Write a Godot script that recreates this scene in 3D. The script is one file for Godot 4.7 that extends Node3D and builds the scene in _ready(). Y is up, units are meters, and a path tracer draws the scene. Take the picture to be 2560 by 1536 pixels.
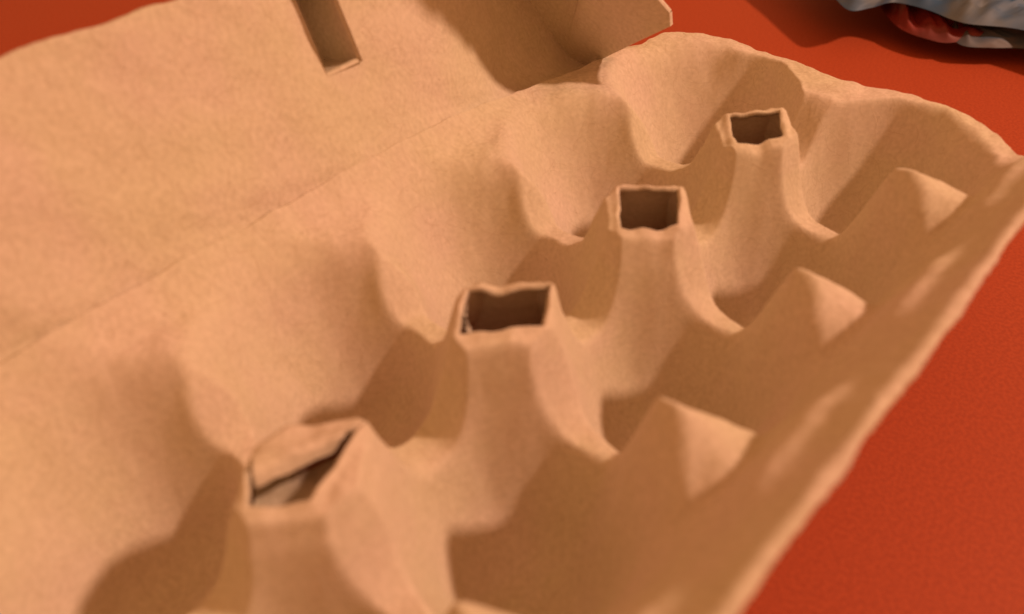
extends Node3D
# A moulded pulp egg carton lying open on a red table under warm lamp light.
# Lengths in the shape functions are millimetres; MM turns them into metres.

const MM := 0.001
const PITCH := 47.0
const TABLE_Y := -48.5
const HINGE_X := -65.0
const FIRST_CUP := -23.5

var rough := FastNoiseLite.new()
var fine := FastNoiseLite.new()
var wide := FastNoiseLite.new()
var pulp: StandardMaterial3D
var pulp_dark: StandardMaterial3D

class Bucket:
	var v := PackedVector3Array()
	var n := PackedVector3Array()

func _ready() -> void:
	# ---- camera, exposure, lamps -------------------------------------------------
	var cam := Camera3D.new()
	cam.name = "camera"
	add_child(cam)
	cam.position = Vector3(75.3, 99.0, 169.4) * MM
	cam.rotation = Vector3(deg_to_rad(-42.4), deg_to_rad(44.3), deg_to_rad(-1.53))
	cam.near = 0.01
	cam.far = 20.0
	var lens := CameraAttributesPhysical.new()
	lens.frustum_focal_length = 29.4
	lens.frustum_focus_distance = 0.25
	lens.frustum_near = 0.01
	lens.frustum_far = 20.0
	lens.exposure_aperture = 11.0
	cam.attributes = lens
	cam.fov = 44.39
	cam.current = true

	var we := WorldEnvironment.new()
	we.name = "room_light"
	var e := Environment.new()
	e.background_mode = Environment.BG_COLOR
	e.background_color = Color(0.62, 0.408, 0.25)
	e.background_energy_multiplier = 2.25
	e.tonemap_mode = Environment.TONE_MAPPER_LINEAR
	e.tonemap_exposure = 0.82
	e.sdfgi_enabled = true
	e.ssao_enabled = true
	e.ssil_enabled = true
	we.environment = e
	add_child(we)

	var lamp := OmniLight3D.new()
	lamp.name = "ceiling_lamp_light"
	var az := deg_to_rad(44.0)      # from +x towards -z
	var el := deg_to_rad(44.0)
	lamp.position = Vector3(cos(el) * cos(az), sin(el), -cos(el) * sin(az)) * 1.3 + Vector3(0, 0, 0.07)
	lamp.light_color = Color(1.0, 0.785, 0.65)
	lamp.light_energy = 1.8
	lamp.light_size = 0.045
	lamp.omni_range = 8.0
	lamp.omni_attenuation = 2.0
	lamp.shadow_enabled = true
	add_child(lamp)

	rough.seed = 11
	rough.frequency = 0.16
	rough.fractal_octaves = 3
	fine.seed = 5
	fine.frequency = 0.55
	fine.fractal_octaves = 2
	wide.seed = 23
	wide.frequency = 0.028
	wide.fractal_octaves = 2

	pulp = make_pulp(Color(0.87, 0.845, 0.80))

	# ---- the table ---------------------------------------------------------------
	build_table()
	# ---- the egg carton ----------------------------------------------------------
	build_carton()
	# ---- the bag behind it -------------------------------------------------------
	build_bag()

# ------------------------------------------------------------------ helpers

func noise_texture(seed_value: int, freq: float, size: int, ramp: Gradient, as_normal := false, strength := 4.0) -> NoiseTexture2D:
	var n := FastNoiseLite.new()
	n.seed = seed_value
	n.frequency = freq
	n.fractal_octaves = 4
	var t := NoiseTexture2D.new()
	t.width = size
	t.height = size
	t.seamless = true
	t.noise = n
	if as_normal:
		t.as_normal_map = true
		t.bump_strength = strength
	else:
		t.color_ramp = ramp
	return t

func ramp_of(colors: Array, at: Array) -> Gradient:
	var g := Gradient.new()
	g.offsets = PackedFloat32Array(at)
	g.colors = PackedColorArray(colors)
	return g

# matted paper fibres: short curved strands, drawn into a tint map and a height map
func fibre_maps(size: int) -> Array:
	var rng := RandomNumberGenerator.new()
	rng.seed = 77
	var grain := FastNoiseLite.new()
	grain.seed = 15
	grain.frequency = 0.22
	grain.fractal_octaves = 2
	var half: Image = grain.get_seamless_image(size / 2, size / 2)
	var tint := Image.create_empty(size / 2, size / 2, false, Image.FORMAT_RGB8)
	for y in size / 2:
		for x in size / 2:
			var f := clampf((half.get_pixel(x, y).r - 0.5) * 1.6 + 0.5, 0.0, 1.0)
			tint.set_pixel(x, y, Color(0.90, 0.887, 0.862).lerp(Color(1.0, 0.99, 0.985), f))
	tint.resize(size, size, Image.INTERPOLATE_BILINEAR)
	var high := Image.create_empty(size, size, false, Image.FORMAT_RGB8)
	high.fill(Color(0.5, 0.5, 0.5))
	for k in 5200:
		var p := Vector2(rng.randf() * size, rng.randf() * size)
		var turn := rng.randf() * TAU
		var bend := rng.randf_range(-0.05, 0.05)
		var length := rng.randi_range(8, 46)
		var h := rng.randf_range(0.3, 0.75)
		var tone := rng.randf()
		var c := Color(0.955, 0.945, 0.93).lerp(Color(0.84, 0.80, 0.75) if tone < 0.5 else Color(1.0, 0.99, 0.97), rng.randf())
		if k % 22 == 0:
			c = Color(0.74, 0.68, 0.62)     # a darker fleck
			length = rng.randi_range(2, 6)
		for i in length:
			p += Vector2(cos(turn), sin(turn))
			turn += bend
			var x := posmod(int(p.x), size)
			var y := posmod(int(p.y), size)
			tint.set_pixel(x, y, c)
			high.set_pixel(x, y, Color(h, h, h))
			high.set_pixel((x + 1) % size, y, Color(h, h, h))
	high.bump_map_to_normal_map(3.0)
	return [ImageTexture.create_from_image(tint), ImageTexture.create_from_image(high)]

func make_pulp(tint: Color) -> StandardMaterial3D:
	var maps := fibre_maps(1024)
	var m := StandardMaterial3D.new()
	m.albedo_color = tint
	m.albedo_texture = maps[0]
	m.roughness = 0.96
	m.metallic_specular = 0.2
	m.normal_enabled = true
	m.normal_texture = maps[1]
	m.normal_scale = 0.3
	m.uv1_triplanar = true
	m.uv1_scale = Vector3.ONE * 6.0
	m.detail_enabled = true
	m.detail_blend_mode = BaseMaterial3D.BLEND_MODE_MUL
	m.detail_albedo = noise_texture(3, 0.006, 512, ramp_of([Color(0.985, 0.98, 0.925), Color(1.0, 0.965, 0.965)], [0.3, 0.7]))
	return m

func mesh_of(b: Bucket) -> ArrayMesh:
	var a := []
	a.resize(Mesh.ARRAY_MAX)
	a[Mesh.ARRAY_VERTEX] = b.v
	a[Mesh.ARRAY_NORMAL] = b.n
	var m := ArrayMesh.new()
	m.add_surface_from_arrays(Mesh.PRIMITIVE_TRIANGLES, a)
	return m

func put(called: String, mesh: Mesh, mat: Material, parent: Node) -> MeshInstance3D:
	var o := MeshInstance3D.new()
	o.name = called
	o.mesh = mesh
	o.material_override = mat
	parent.add_child(o, true)
	return o

func tri(b: Bucket, p: Array, n: Array) -> void:
	# front faces run clockwise
	var face: Vector3 = (p[2] - p[0]).cross(p[1] - p[0])
	var want: Vector3 = n[0] + n[1] + n[2]
	if face.dot(want) >= 0.0:
		b.v.append(p[0]); b.v.append(p[1]); b.v.append(p[2])
		b.n.append(n[0]); b.n.append(n[1]); b.n.append(n[2])
	else:
		b.v.append(p[0]); b.v.append(p[2]); b.v.append(p[1])
		b.n.append(n[0]); b.n.append(n[2]); b.n.append(n[1])

# A moulded sheet with thickness: a grid of points (place), kept where inside() is
# positive, cut clean along the line where it is zero, sorted into parts by part_of().
func sheet(u0: float, u1: float, nu: int, w0: float, w1: float, nw: int, place: Callable, inside: Callable, part_of: Callable, thick: float, up: Vector3) -> Dictionary:
	var out := {}
	var pos := PackedVector3Array()
	var nor := PackedVector3Array()
	var g := PackedFloat32Array()
	var row := nu + 1
	pos.resize(row * (nw + 1))
	nor.resize(row * (nw + 1))
	g.resize(row * (nw + 1))
	for j in nw + 1:
		var w := lerpf(w0, w1, float(j) / nw)
		for i in row:
			var u := lerpf(u0, u1, float(i) / nu)
			pos[j * row + i] = place.call(u, w)
			g[j * row + i] = inside.call(u, w)
	for j in nw + 1:
		for i in row:
			var du := pos[j * row + mini(i + 1, nu)] - pos[j * row + maxi(i - 1, 0)]
			var dw := pos[mini(j + 1, nw) * row + i] - pos[maxi(j - 1, 0) * row + i]
			var n := du.cross(dw).normalized()
			if n.dot(up) < 0.0:
				n = -n
			nor[j * row + i] = n
	for j in nw:
		var wc := lerpf(w0, w1, (j + 0.5) / nw)
		for i in nu:
			var a := j * row + i
			var q := [a, a + 1, a + row + 1, a + row]
			if g[q[0]] <= 0.0 and g[q[1]] <= 0.0 and g[q[2]] <= 0.0 and g[q[3]] <= 0.0:
				continue
			var uc := lerpf(u0, u1, (i + 0.5) / nu)
			var key: String = part_of.call(uc, wc, pos[a])
			if not out.has(key):
				out[key] = Bucket.new()
			var b: Bucket = out[key]
			for t in [[q[0], q[1], q[2]], [q[0], q[2], q[3]]]:
				var ps := []
				var ns := []
				var cut := []
				for k in 3:
					var i0: int = t[k]
					var i1: int = t[(k + 1) % 3]
					var g0 := g[i0]
					var g1 := g[i1]
					if g0 > 0.0:
						ps.append(pos[i0]); ns.append(nor[i0])
					if (g0 > 0.0) != (g1 > 0.0):
						var f := g0 / (g0 - g1)
						cut.append(ps.size())
						ps.append(pos[i0].lerp(pos[i1], f)); ns.append(nor[i0].lerp(nor[i1], f).normalized())
				if ps.size() < 3:
					continue
				for k in range(1, ps.size() - 1):
					tri(b, [ps[0], ps[k], ps[k + 1]], [ns[0], ns[k], ns[k + 1]])
					tri(b, [ps[0] - ns[0] * thick, ps[k] - ns[k] * thick, ps[k + 1] - ns[k + 1] * thick], [-ns[0], -ns[k], -ns[k + 1]])
				if cut.size() == 2:
					var p0: Vector3 = ps[cut[0]]
					var p1: Vector3 = ps[cut[1]]
					var n0: Vector3 = ns[cut[0]]
					var n1: Vector3 = ns[cut[1]]
					var mid := Vector3.ZERO
					for p in ps:
						mid += p / ps.size()
					var away := (p1 - p0).cross(n0).normalized()
					if away.dot((p0 + p1) * 0.5 - mid) < 0.0:
						away = -away
					# a rounded lip: edge, middle pushed out a little, lower edge
					var bulge := away * thick * 0.35
					var m0 := p0 - n0 * thick * 0.5 + bulge
					var m1 := p1 - n1 * thick * 0.5 + bulge
					var l0 := p0 - n0 * thick
					var l1 := p1 - n1 * thick
					var a0 := (away + n0).normalized()
					var a1 := (away + n1).normalized()
					var c0 := (away - n0).normalized()
					var c1 := (away - n1).normalized()
					tri(b, [p0, p1, m1], [a0, a1, away]); tri(b, [p0, m1, m0], [a0, away, away])
					tri(b, [m0, m1, l1], [away, away, c1]); tri(b, [m0, l1, l0], [away, c1, c0])
	return out

func smin(a: float, b: float, k: float) -> float:
	var h := maxf(k - absf(a - b), 0.0) / k
	return minf(a, b) - h * h * k * 0.25

func smax(a: float, b: float, k: float) -> float:
	return -smin(-a, -b, k)

func soft(x: float, k: float) -> float:
	return 0.5 * (x + sqrt(x * x + k * k))

# ------------------------------------------------------------------ table

func build_table() -> void:
	var m := StandardMaterial3D.new()
	m.albedo_color = Color(0.67, 0.285, 0.15)
	m.albedo_texture = noise_texture(31, 0.16, 512, ramp_of([Color(0.92, 0.89, 0.88), Color(1, 1, 1)], [0.3, 0.7]))
	m.roughness = 0.62
	m.metallic_specular = 0.35
	m.normal_enabled = true
	m.normal_texture = noise_texture(32, 0.2, 512, null, true, 2.0)
	m.normal_scale = 0.08
	m.uv1_triplanar = true
	m.uv1_scale = Vector3.ONE * 9.0
	var st := SurfaceTool.new()
	var box := BoxMesh.new()
	box.size = Vector3(1.5, 0.03, 1.5)
	st.append_from(box, 0, Transform3D(Basis(), Vector3(0, TABLE_Y * MM - 0.015, -0.1)))
	var o := put("tabletop", st.commit(), m, self)
	o.set_meta("kind", "structure")

# ------------------------------------------------------------------ carton shape

func hinge_x(z: float) -> float:
	return HINGE_X - 1.0 + 0.05 * clampf(z - 10.0, 0.0, 150.0) + 0.09 * clampf(10.0 - z, 0.0, 60.0)

# the hinge edge curls up into the lid, except at the far end
func hinge_curl(z: float) -> float:
	return 6.0 * smoothstep(5.0, 60.0, z)

func post_index(z: float) -> int:
	return clampi(roundi(z / PITCH), 0, 3)

# height of the ridges, posts, rims and the front flap (everything but the cups)
func cap(x: float, z: float) -> float:
	var px := absf(x + 0.3)
	var pz := absf(z - post_index(z) * PITCH)
	var y: float
	var sx := clampf((25.0 - px) / 15.0, 0.0, 1.0)
	var yx := -20.5 * (1.0 - pow(sx, 3.2))
	if px > 25.0:
		if x > 0.0:
			var t := clampf((px - 27.5) / 8.0, 0.0, 1.0)
			yx = -20.5 + (26.0 + [1.5, -1.0, 0.5, -3.0][post_index(z)]) * t * t * (1.9 - 0.9 * t) - 5.5 * smoothstep(34.0, 49.0, px) - minf(pz * pz * 0.05, 7.0) * smoothstep(27.0, 34.0, px)
		else:
			yx = -20.5 + 16.0 * smoothstep(0.0, 1.0, clampf((px - 29.0) / 13.0, 0.0, 1.0))
	var sz := clampf((23.5 - pz) / 11.0, 0.0, 1.0)
	var yz := -20.5 * (1.0 - pow(sz, 2.8))
	if pz > 23.5:
		yz = -21.0 + 15.5 * smoothstep(0.0, 1.0, clampf((pz - 26.0) / 14.0, 0.0, 1.0))
	if px > 25.0 and pz > 23.5:
		y = maxf(lerpf(yx, minf(yx, -6.0), smoothstep(23.5, 38.0, pz)), yz)
	elif px > 25.0:
		y = yx
	elif pz > 23.5:
		y = yz
	else:
		y = minf(yx, yz)
	if x < -52.0:
		y = smax(y, -6.2 + 0.03 * (x + 52.0), 1.5)
		y += hinge_curl(z) * pow(clampf(1.0 - (x - hinge_x(z)) / 10.0, 0.0, 1.0), 2.0)
	return y

func button_row(z: float) -> int:
	return post_index(z)

func flap(x: float, z: float) -> float:
	var y := lerpf(-9.0, 1.55 * (x - 50.5) - 4.0, smoothstep(-58.0, -16.0, z))
	# locking buttons pressed out of the flap, one beside each divider
	var a := (x - 55.5) / 2.9
	var b := (z - button_row(z) * PITCH + 5.0) / 16.0
	y += 3.4 * exp(-a * a - b * b * b * b)
	var groove := (x - 49.5) / 1.8
	y -= 2.0 * exp(-groove * groove - b * b * b * b)
	var dent := Vector2((x - 54.5) / 3.0, (z - button_row(z) * PITCH - 15.0) / 4.5)
	y -= 2.2 * exp(-dent.length_squared())
	# the edge is rolled flat
	return smin(y, 17.0 + wide.get_noise_2d(z, 3.0) * 0.5, 1.0)

func tray_height(x: float, z: float) -> float:
	var k := clampi(roundi((z - FIRST_CUP) / PITCH), 0, 4)
	var zc := FIRST_CUP + PITCH * k
	var xc := -25.8 if x < -0.3 else 25.2
	var dz := z - zc
	if (k == 0 and dz < 0.0) or (k == 4 and dz > 0.0):
		dz *= 0.84
	var dx := x - xc
	if x < xc and x < 0.0:
		dx *= lerpf(0.85, 0.97, smoothstep(40.0, 150.0, z))
	var r := Vector2(dx, dz).length()
	var out_by := xc - x if x < 0.0 else x - xc   # the outer sides slope more gently
	r += (0.6 if x < 0.0 else 3.6) * smoothstep(3.0, 11.0, out_by) * smoothstep(8.0, 18.0, absf(dz))
	r += 1.5 * smoothstep(6.0, 15.0, -out_by) * smoothstep(6.0, 16.0, absf(dz))   # and the posts are stout
	var outer := smoothstep(1.0, 15.0, out_by)
	var steep := lerpf(3.7, 2.2 if x < 0.0 else 3.3, outer)
	var bottom := lerpf(14.3, 7.4 if x < 0.0 else 13.3, outer)
	var cup := -46.0 + steep * (soft(r - bottom, 5.5) - soft(-bottom, 5.5))
	var c := cap(x, z)
	if x > 42.0:
		c = smax(c, flap(x, z), 2.5)
	var y := smin(cup, c, 2.2 + clampf((x - 22.0) * 0.9, 0.0, 11.0) if x > -34.0 else 2.2 + clampf((-34.0 - x) * 0.4, 0.0, 5.0))
	var pi_ := post_index(z)
	if absf(x) < 15.0 and absf(z - pi_ * PITCH) < 18.0 and y > -8.0:
		y += (rough.get_noise_2d(x * 0.6, z * 0.6) * 0.7 + [0.3, -0.5, 0.2, -2.0][pi_]) * smoothstep(-8.0, -2.0, y)
		# each post leans and is nicked a little differently
		var lean: Vector2 = [Vector2(0.05, -0.03), Vector2(-0.06, 0.02), Vector2(0.02, 0.07), Vector2(0.0, 0.0)][pi_]
		var nick: Vector2 = [Vector2(5.0, 7.0), Vector2(6.6, 4.0), Vector2(-6.5, -4.5), Vector2(3.0, 7.0)][pi_]
		var at := Vector2(x, z - pi_ * PITCH)
		y += lean.dot(at) - 1.1 * exp(-(at - nick).length_squared() / 7.0)
		# the lip of the opening stands a little proud
		y += 1.1 * exp(-pow((hole_distance(pi_, x, z) + 0.4) / 1.2, 2.0))
	return y + rough.get_noise_2d(x, z) * 0.22 + wide.get_noise_2d(x * 2.6 + 70.0, z * 2.6) * 0.55 + wide.get_noise_2d(x, z) * (0.4 if x > 45.0 else 0.8)

var holes := [
	[Vector2(-9.2, -0.3), Vector2(0.6, -11.8), Vector2(8.8, 0.2), Vector2(0.2, 12.0)],
	[Vector2(-9.8, -0.8), Vector2(0.6, -11.6), Vector2(9.2, 0.6), Vector2(-0.1, 11.6)],
	[Vector2(-10.3, 1.2), Vector2(1.5, -13.0), Vector2(9.0, -1.4), Vector2(-1.4, 12.0)],
	[Vector2(-8.2, 5.9), Vector2(0.4, -12.6), Vector2(6.2, 3.3), Vector2(-0.2, 11.2)],
]

func hole_distance(i: int, x: float, z: float) -> float:
	var p := Vector2(x, z - i * PITCH)
	var d := -100.0
	var h: Array = holes[i]
	for k in 4:
		var a: Vector2 = h[k]
		var b: Vector2 = h[(k + 1) % 4]
		var t := (b - a).normalized()
		var n := Vector2(t.y, -t.x)
		if n.dot(-a) > 0.0:
			n = -n
		d = maxf(d, (p - a).dot(n))
	return d

func end_line(x: float) -> float:
	# the far rim seen from above: gently scalloped, rounded at both corners
	var z := -57.0
	z += 3.2 * exp(-pow((x + 2.0) / 14.0, 2.0))
	if x > 24.0:
		z += pow((x - 24.0) / 29.0, 2.2) * 15.5
	if x < -42.0:
		z += pow((-42.0 - x) / 23.0, 2.0) * 14.0
	return z

func tray_inside(x: float, z: float) -> float:
	var g := minf(x - hinge_x(z), 65.3 + wide.get_noise_2d(z * 1.7, 40.0) * 0.7 + fine.get_noise_2d(z, 9.0) * 0.25 - x)
	var far_end := end_line(minf(x, 53.0)) + rough.get_noise_2d(x, 77.0) * 0.7
	if x > 53.0:
		far_end -= (x - 53.0) * 0.1
	g = minf(g, z - far_end)
	g = minf(g, 141.0 + 57.0 + 47.0 - 47.0 - z)
	for i in 4:
		if absf(z - i * PITCH) < 16.0 and absf(x) < 14.0:
			g = minf(g, hole_distance(i, x, z) + ([0.8, 0.3, 0.3, 0.2][i]) + wide.get_noise_2d(x * 3.0, z * 3.0) * 0.9)
	return g

func tray_place(x: float, z: float) -> Vector3:
	return Vector3(x, tray_height(x, z), z) * MM

func tray_part(x: float, z: float, p: Vector3) -> String:
	if x < -51.0:
		return "hinge"
	if x > 48.5:
		if absf(x - 55.5) < 4.0 and absf(z - button_row(z) * PITCH + 5.0) < 17.0:
			return "locking_button %d" % button_row(z)
		return "front_flap"
	if z < -49.0 or z > 190.0:
		return "end_rim %d" % (0 if z < 0.0 else 1)
	var pi_ := post_index(z)
	if absf(x + 0.3) * 1.2 + absf(z - pi_ * PITCH) < 18.0 and p.y > -0.030:
		return "divider_post %d" % pi_
	var k := clampi(roundi((z - FIRST_CUP) / PITCH), 0, 4)
	return "egg_cup %d" % (k * 2 + (0 if x < -0.3 else 1))

# ------------------------------------------------------------------ lid

const LID_TILT := 65.0
const LID_DEPTH := 20.0
const LID_END := -40.0
const LID_TOP := 48.0

# the lid's own frame: s up along the panel from the hinge, d behind the hinge plane
func lid_point(s: float, d: float, z: float) -> Vector3:
	var a := deg_to_rad(LID_TILT)
	return (Vector3(hinge_x(z), -6.5 + hinge_curl(z), z) + Vector3(-cos(a), sin(a), 0) * s - Vector3(sin(a), cos(a), 0) * d) * MM

# profile of the lid, t is the length along it: hinge, back wall, panel
func lid_profile(t: float) -> Vector2:
	if t < 20.0:
		return Vector2(-1.0 + t * 0.1, t)
	return Vector2(1.0 + t - 20.0, LID_DEPTH)

func lid_place(t: float, z: float) -> Vector3:
	var p := (lid_profile(t) + lid_profile(maxf(t - 5.0, 0.0)) + lid_profile(t + 5.0) + lid_profile(maxf(t - 10.0, 0.0)) + lid_profile(t + 10.0)) / 5.0
	var bow := wide.get_noise_2d(t + 300.0, z) * 1.3 + rough.get_noise_2d(t + 90.0, z) * 0.2
	p -= Vector2(-0.4, 3.0) * clampf(1.0 - t / 12.0, 0.0, 1.0)
	p.y -= lid_rise(z) / LID_DEPTH * (clampf(p.y, 0.0, LID_DEPTH) if t < 40.0 else LID_DEPTH)
	return lid_point(p.x, p.y + bow * clampf(t / 20.0, 0.0, 1.0), z)

# the panel comes nearer to the hinge plane towards the near end
func lid_rise(z: float) -> float:
	return 20.0 * smoothstep(-55.0, 62.0, z)

func slot_distance(s: float, z: float) -> float:
	return maxf(maxf(23.6 - s, s - 44.0), absf(z - 73.0) - 5.3)

func lid_inside(t: float, z: float) -> float:
	var g := minf(t + 0.05, 19.0 + LID_TOP + rough.get_noise_2d(z * 0.5, 50.0) * 0.6 - t)
	g = minf(g, z - LID_END)
	g = minf(g, 196.0 - z)
	return minf(g, slot_distance(t - 19.0, z))

func lid_part(t: float, _z: float, _p: Vector3) -> String:
	if t < 19.0:
		return "back_wall"
	return "lid_panel"

# the lid's far end: a trapezoid that leans in and grows wider towards the front wall
func end_place(u: float, v: float) -> Vector3:
	var base := lerpf(-2.0, LID_TOP, u)
	var deep := 53.0 + clampf(base, 0.0, 25.0) * 2.6 - maxf(base - 26.0, 0.0) * 3.6
	var top := base + deep * 0.5 * smoothstep(-3.0, 3.0, base) * (1.0 - smoothstep(30.0, 48.0, base)) + 7.0 - 7.0 * smoothstep(28.0, 48.0, base)
	var s := lerpf(base, top, v)
	var foot := -20.0 + 0.5 * base
	var d := lerpf(LID_DEPTH - lid_rise(foot) + 1.2, LID_DEPTH - deep + rough.get_noise_2d(top * 1.7, 5.0) * 2.6, v)
	var z := lerpf(foot, -8.0 + 0.7 * clampf(top - 9.0, 0.0, 26.0), v) + wide.get_noise_2d(s * 1.5, v * 30.0) * 1.2
	z -= 6.0 * pow(v, 7.0)
	return lid_point(s, d, z)

# ------------------------------------------------------------------ carton assembly

func build_carton() -> void:
	var carton := Node3D.new()
	carton.name = "egg_carton"
	carton.set_meta("label", "open cream moulded pulp egg carton, empty, lying on the red table")
	carton.set_meta("category", "egg carton")
	add_child(carton)
	var parts := sheet(-69.0, 69.0, 230, -60.0, 200.0, 434, tray_place, tray_inside, tray_part, 1.4 * MM, Vector3.UP)
	var keys := parts.keys()
	keys.sort()
	var flap_node: MeshInstance3D = null
	for k in keys:
		var called: String = k.get_slice(" ", 0)
		var parent: Node = carton
		if called == "locking_button" and flap_node:
			parent = flap_node
		var o := put(called, mesh_of(parts[k]), pulp, parent)
		if called == "front_flap":
			flap_node = o
		if k == "divider_post 3":
			o.set_meta("label", "crushed divider post with a half closed, torn opening")
	var a := deg_to_rad(LID_TILT)
	var lid_parts := sheet(0.0, 72.0, 72, -44.0, 198.0, 242, lid_place, lid_inside, lid_part, 1.6 * MM, Vector3(sin(a), cos(a), 0))
	var lid := put("lid", mesh_of(lid_parts["lid_panel"]), pulp, carton)
	put("back_wall", mesh_of(lid_parts["back_wall"]), pulp, lid)
	var end_parts := sheet(0.0, 1.0, 80, 0.0, 1.0, 44, end_place, func(u, v): return minf(minf(u, 1.0 - u) + 0.0001, 1.0 - v - 0.001), func(_u, _v, _p): return "end_wall", 2.0 * MM, Vector3(0, 0, 1))
	put("end_wall", mesh_of(end_parts["end_wall"]), pulp, lid)
	build_slot(lid)
	build_torn_flap(carton)
	build_sliver(carton)

# the pressed-in pocket behind the slot of the lid
func build_slot(lid: Node) -> void:
	var b := Bucket.new()
	var a := deg_to_rad(LID_TILT)
	var up := Vector3(-cos(a), sin(a), 0)
	var n := Vector3(sin(a), cos(a), 0)
	var at := func(s: float, z: float, d: float) -> Vector3: return lid_point(s, d, z)
	var s0 := 23.0
	var s1 := 44.4
	var z0 := 67.6
	var z1 := 78.4
	var d0 := -0.4
	var d1 := 17.0
	var quads := [
		[at.call(s0 + 3.0, z0, d1), at.call(s1, z0, d1), at.call(s1, z1, d1), at.call(s0 + 3.0, z1, d1), n],
		[at.call(s0, z0, d0), at.call(s0, z1, d0), at.call(s0 + 3.0, z1, d1), at.call(s0 + 3.0, z0, d1), up],
		[at.call(s1, z0, d0), at.call(s1, z1, d0), at.call(s1, z1, d1), at.call(s1, z0, d1), -up],
		[at.call(s0, z0, d0), at.call(s1, z0, d0), at.call(s1, z0, d1), at.call(s0 + 3.0, z0, d1), Vector3(0, 0, 1)],
		[at.call(s0, z1, d0), at.call(s1, z1, d0), at.call(s1, z1, d1), at.call(s0 + 3.0, z1, d1), Vector3(0, 0, -1)],
	]
	for q in quads:
		tri(b, [q[0], q[1], q[2]], [q[4], q[4], q[4]])
		tri(b, [q[0], q[2], q[3]], [q[4], q[4], q[4]])
	put("slot_pocket", mesh_of(b), pulp, lid)

# the tongue of pulp bent into the crushed post's opening
func build_torn_flap(carton: Node) -> void:
	var post: Node = carton
	for c in carton.get_children():
		if c.has_meta("label") and str(c.get_meta("label")).begins_with("crushed"):
			post = c
	var place := func(u: float, w: float) -> Vector3:
		var p0 := Vector3(-7.4, -0.4, 4.8).lerp(Vector3(-0.4, -1.0, -9.5), u)
		var p1 := Vector3(-3.4, -2.4, 7.4).lerp(Vector3(-0.4, -3.2, -5.6), u)
		var p := p0.lerp(p1, w) + Vector3(0, 1.3 * sin(w * PI) * (1.0 - u * 0.6), 0)
		p += Vector3(0, 0, 141.0)
		p.y += rough.get_noise_2d(u * 14.0, w * 9.0) * 0.7
		return p * MM
	var under := func(u: float, w: float) -> Vector3:
		var p0 := Vector3(-9.0, -9.0, 6.0).lerp(Vector3(0.0, -9.0, -14.0), u)
		var p1 := Vector3(0.0, -12.0, 14.0).lerp(Vector3(9.0, -12.0, 2.0), u)
		return (p0.lerp(p1, w) + Vector3(0, rough.get_noise_2d(u * 12.0, w * 12.0) * 1.5, 141.0)) * MM
	var under_parts := sheet(0.0, 1.0, 16, 0.0, 1.0, 16, under, func(_u, _w): return 1.0, func(_u, _w, _p): return "inner_fold", 1.0 * MM, Vector3.UP)
	put("inner_fold", mesh_of(under_parts["inner_fold"]), pulp, post)
	var parts := sheet(0.0, 1.0, 24, 0.0, 1.0, 12, place, func(u, w): return minf(minf(u, 1.0 - u), minf(w, 1.0 - w)) + 0.001, func(_u, _w, _p): return "torn_flap", 1.2 * MM, Vector3.UP)
	put("torn_flap", mesh_of(parts["torn_flap"]), pulp, post)

# a loose sliver of pulp hanging inside the third post
func build_sliver(carton: Node) -> void:
	var post: Node = carton
	var seen := 0
	for c in carton.get_children():
		if c.name.begins_with("divider_post"):
			if seen == 2:
				post = c
			seen += 1
	var place := func(u: float, w: float) -> Vector3:
		var top := Vector3(-7.2, 0.4, 98.0)
		var wide_by := lerpf(1.3, 0.5, w)
		return (top + Vector3((u - 0.5) * wide_by * 1.6 + 0.8 * w, -6.5 * w, (u - 0.5) * wide_by * 1.6 + 0.8 * sin(w * 3.0))) * MM
	var parts := sheet(0.0, 1.0, 4, 0.0, 1.0, 12, place, func(u, w): return minf(minf(u, 1.0 - u), minf(w, 1.0 - w)) + 0.001, func(_u, _w, _p): return "torn_sliver", 0.5 * MM, Vector3(0.7, 0, 0.7))
	put("torn_sliver", mesh_of(parts["torn_sliver"]), pulp, post)

# ------------------------------------------------------------------ bag

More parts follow.
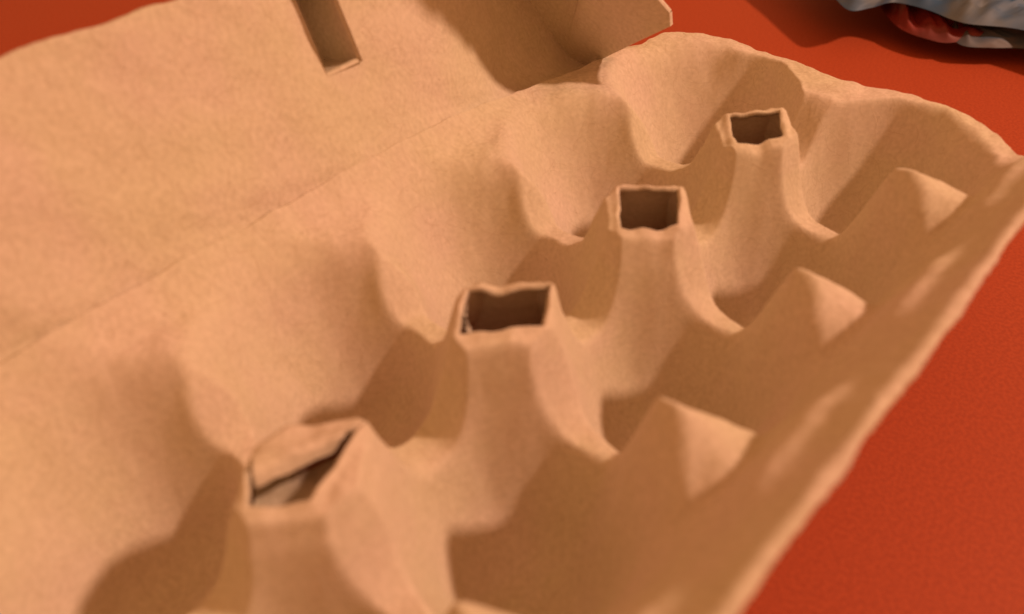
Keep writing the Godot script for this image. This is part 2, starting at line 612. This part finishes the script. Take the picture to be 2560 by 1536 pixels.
func build_bag() -> void:
	var bag := Node3D.new()
	bag.name = "plastic_bag"
	bag.position = Vector3(0.0, TABLE_Y, -235.0) * MM
	bag.set_meta("label", "crumpled blue-grey plastic bag with a dark red fold on the table behind the carton")
	bag.set_meta("category", "bag")
	add_child(bag)
	var film := bag_material(Color(0.30, 0.38, 0.47), 41)
	var tan_film := bag_material(Color(0.38, 0.37, 0.40), 43)
	var red_film := bag_material(Color(0.52, 0.16, 0.14), 47)
	var red_hem := [Vector3(-46, 12, -206), Vector3(-36, 9, -197), Vector3(-26, 8, -191), Vector3(-15, 8, -189), Vector3(-7, 8, -191), Vector3(2, 10, -200)]
	var fold := FastNoiseLite.new()
	fold.seed = 71
	fold.frequency = 0.02
	fold.fractal_type = FastNoiseLite.FRACTAL_RIDGED
	fold.fractal_octaves = 3
	# wavy lower hem of the bag (x, height, z), then the same hem further back
	var hem := [Vector3(-112, 26, -225), Vector3(-78, 20, -196), Vector3(-58, 19, -180), Vector3(-46, 18, -172), Vector3(-40, 18, -181), Vector3(-36, 17, -196), Vector3(-22, 17, -197), Vector3(-5, 16, -195), Vector3(16, 15, -206), Vector3(50, 14, -204), Vector3(90, 22, -230)]
	var fold_hem := [Vector3(-14, 11, -206), Vector3(-8, 9, -196), Vector3(-1, 8, -192), Vector3(9, 8, -198), Vector3(20, 8, -206), Vector3(48, 9, -212), Vector3(80, 14, -235)]
	bag_sheet("bag_side", hem, 130.0, 34.0, 14.0, fold, film, bag)
	bag_sheet("bag_fold", fold_hem, 24.0, 6.0, 3.0, fold, tan_film, bag)
	bag_sheet("red_fold", red_hem, 28.0, 7.0, 5.0, fold, red_film, bag)
	# closed top and back, so that the bag is whole from any side
	var back := func(u: float, w: float) -> Vector3:
		var x := lerpf(-118.0, 96.0, u)
		var z := lerpf(-300.0, -420.0, w)
		var y := 58.0 * (1.0 - w * w) * (0.55 + 0.45 * sin(u * PI)) + fold.get_noise_2d(x, z) * 9.0 * (1.0 - w)
		return Vector3(x, maxf(y, 1.0), z + 235.0) * MM
	var parts := sheet(0.0, 1.0, 70, 0.0, 1.0, 40, back, func(_u, _w): return 1.0, func(_u, _w, _p): return "bag_back", 0.3 * MM, Vector3.UP)
	put("bag_back", mesh_of(parts["bag_back"]), film, bag)

func bag_material(tint: Color, seed_value: int) -> StandardMaterial3D:
	var m := StandardMaterial3D.new()
	m.albedo_color = tint
	m.albedo_texture = noise_texture(seed_value, 0.012, 256, ramp_of([Color(1.0, 0.85, 0.7), Color(0.85, 0.9, 0.95), Color(0.62, 0.85, 1.0)], [0.3, 0.5, 0.7]))
	m.roughness = 0.6
	m.uv1_triplanar = true
	m.uv1_scale = Vector3.ONE * 9.0
	return m

func hem_at(hem: Array, u: float) -> Vector3:
	var t := clampf(u, 0.0, 1.0) * (hem.size() - 1)
	var i := clampi(int(t), 0, hem.size() - 2)
	var p0: Vector3 = hem[maxi(i - 1, 0)]
	var p1: Vector3 = hem[i]
	var p2: Vector3 = hem[i + 1]
	var p3: Vector3 = hem[mini(i + 2, hem.size() - 1)]
	return p1.cubic_interpolate(p2, p0, p3, t - i)

func bag_sheet(called: String, hem: Array, back: float, rise: float, crease: float, fold: FastNoiseLite, m: Material, bag: Node) -> void:
	var place := func(u: float, w: float) -> Vector3:
		var p := hem_at(hem, u) + Vector3(0, 0, 235.0)
		var f := fold.get_noise_2d(p.x * 1.4 + w * 30.0, w * back * 1.1)
		p += Vector3(w * back * 0.1, rise * sin(w * PI * 0.55) + f * crease * minf(w * 5.0, 1.0), -back * w)
		return p * MM
	var parts := sheet(0.0, 1.0, 110, 0.0, 1.0, 50, place, func(_u, _w): return 1.0, func(_u, _w, _p): return called, 0.3 * MM, Vector3.UP)
	put(called, mesh_of(parts[called]), m, bag)
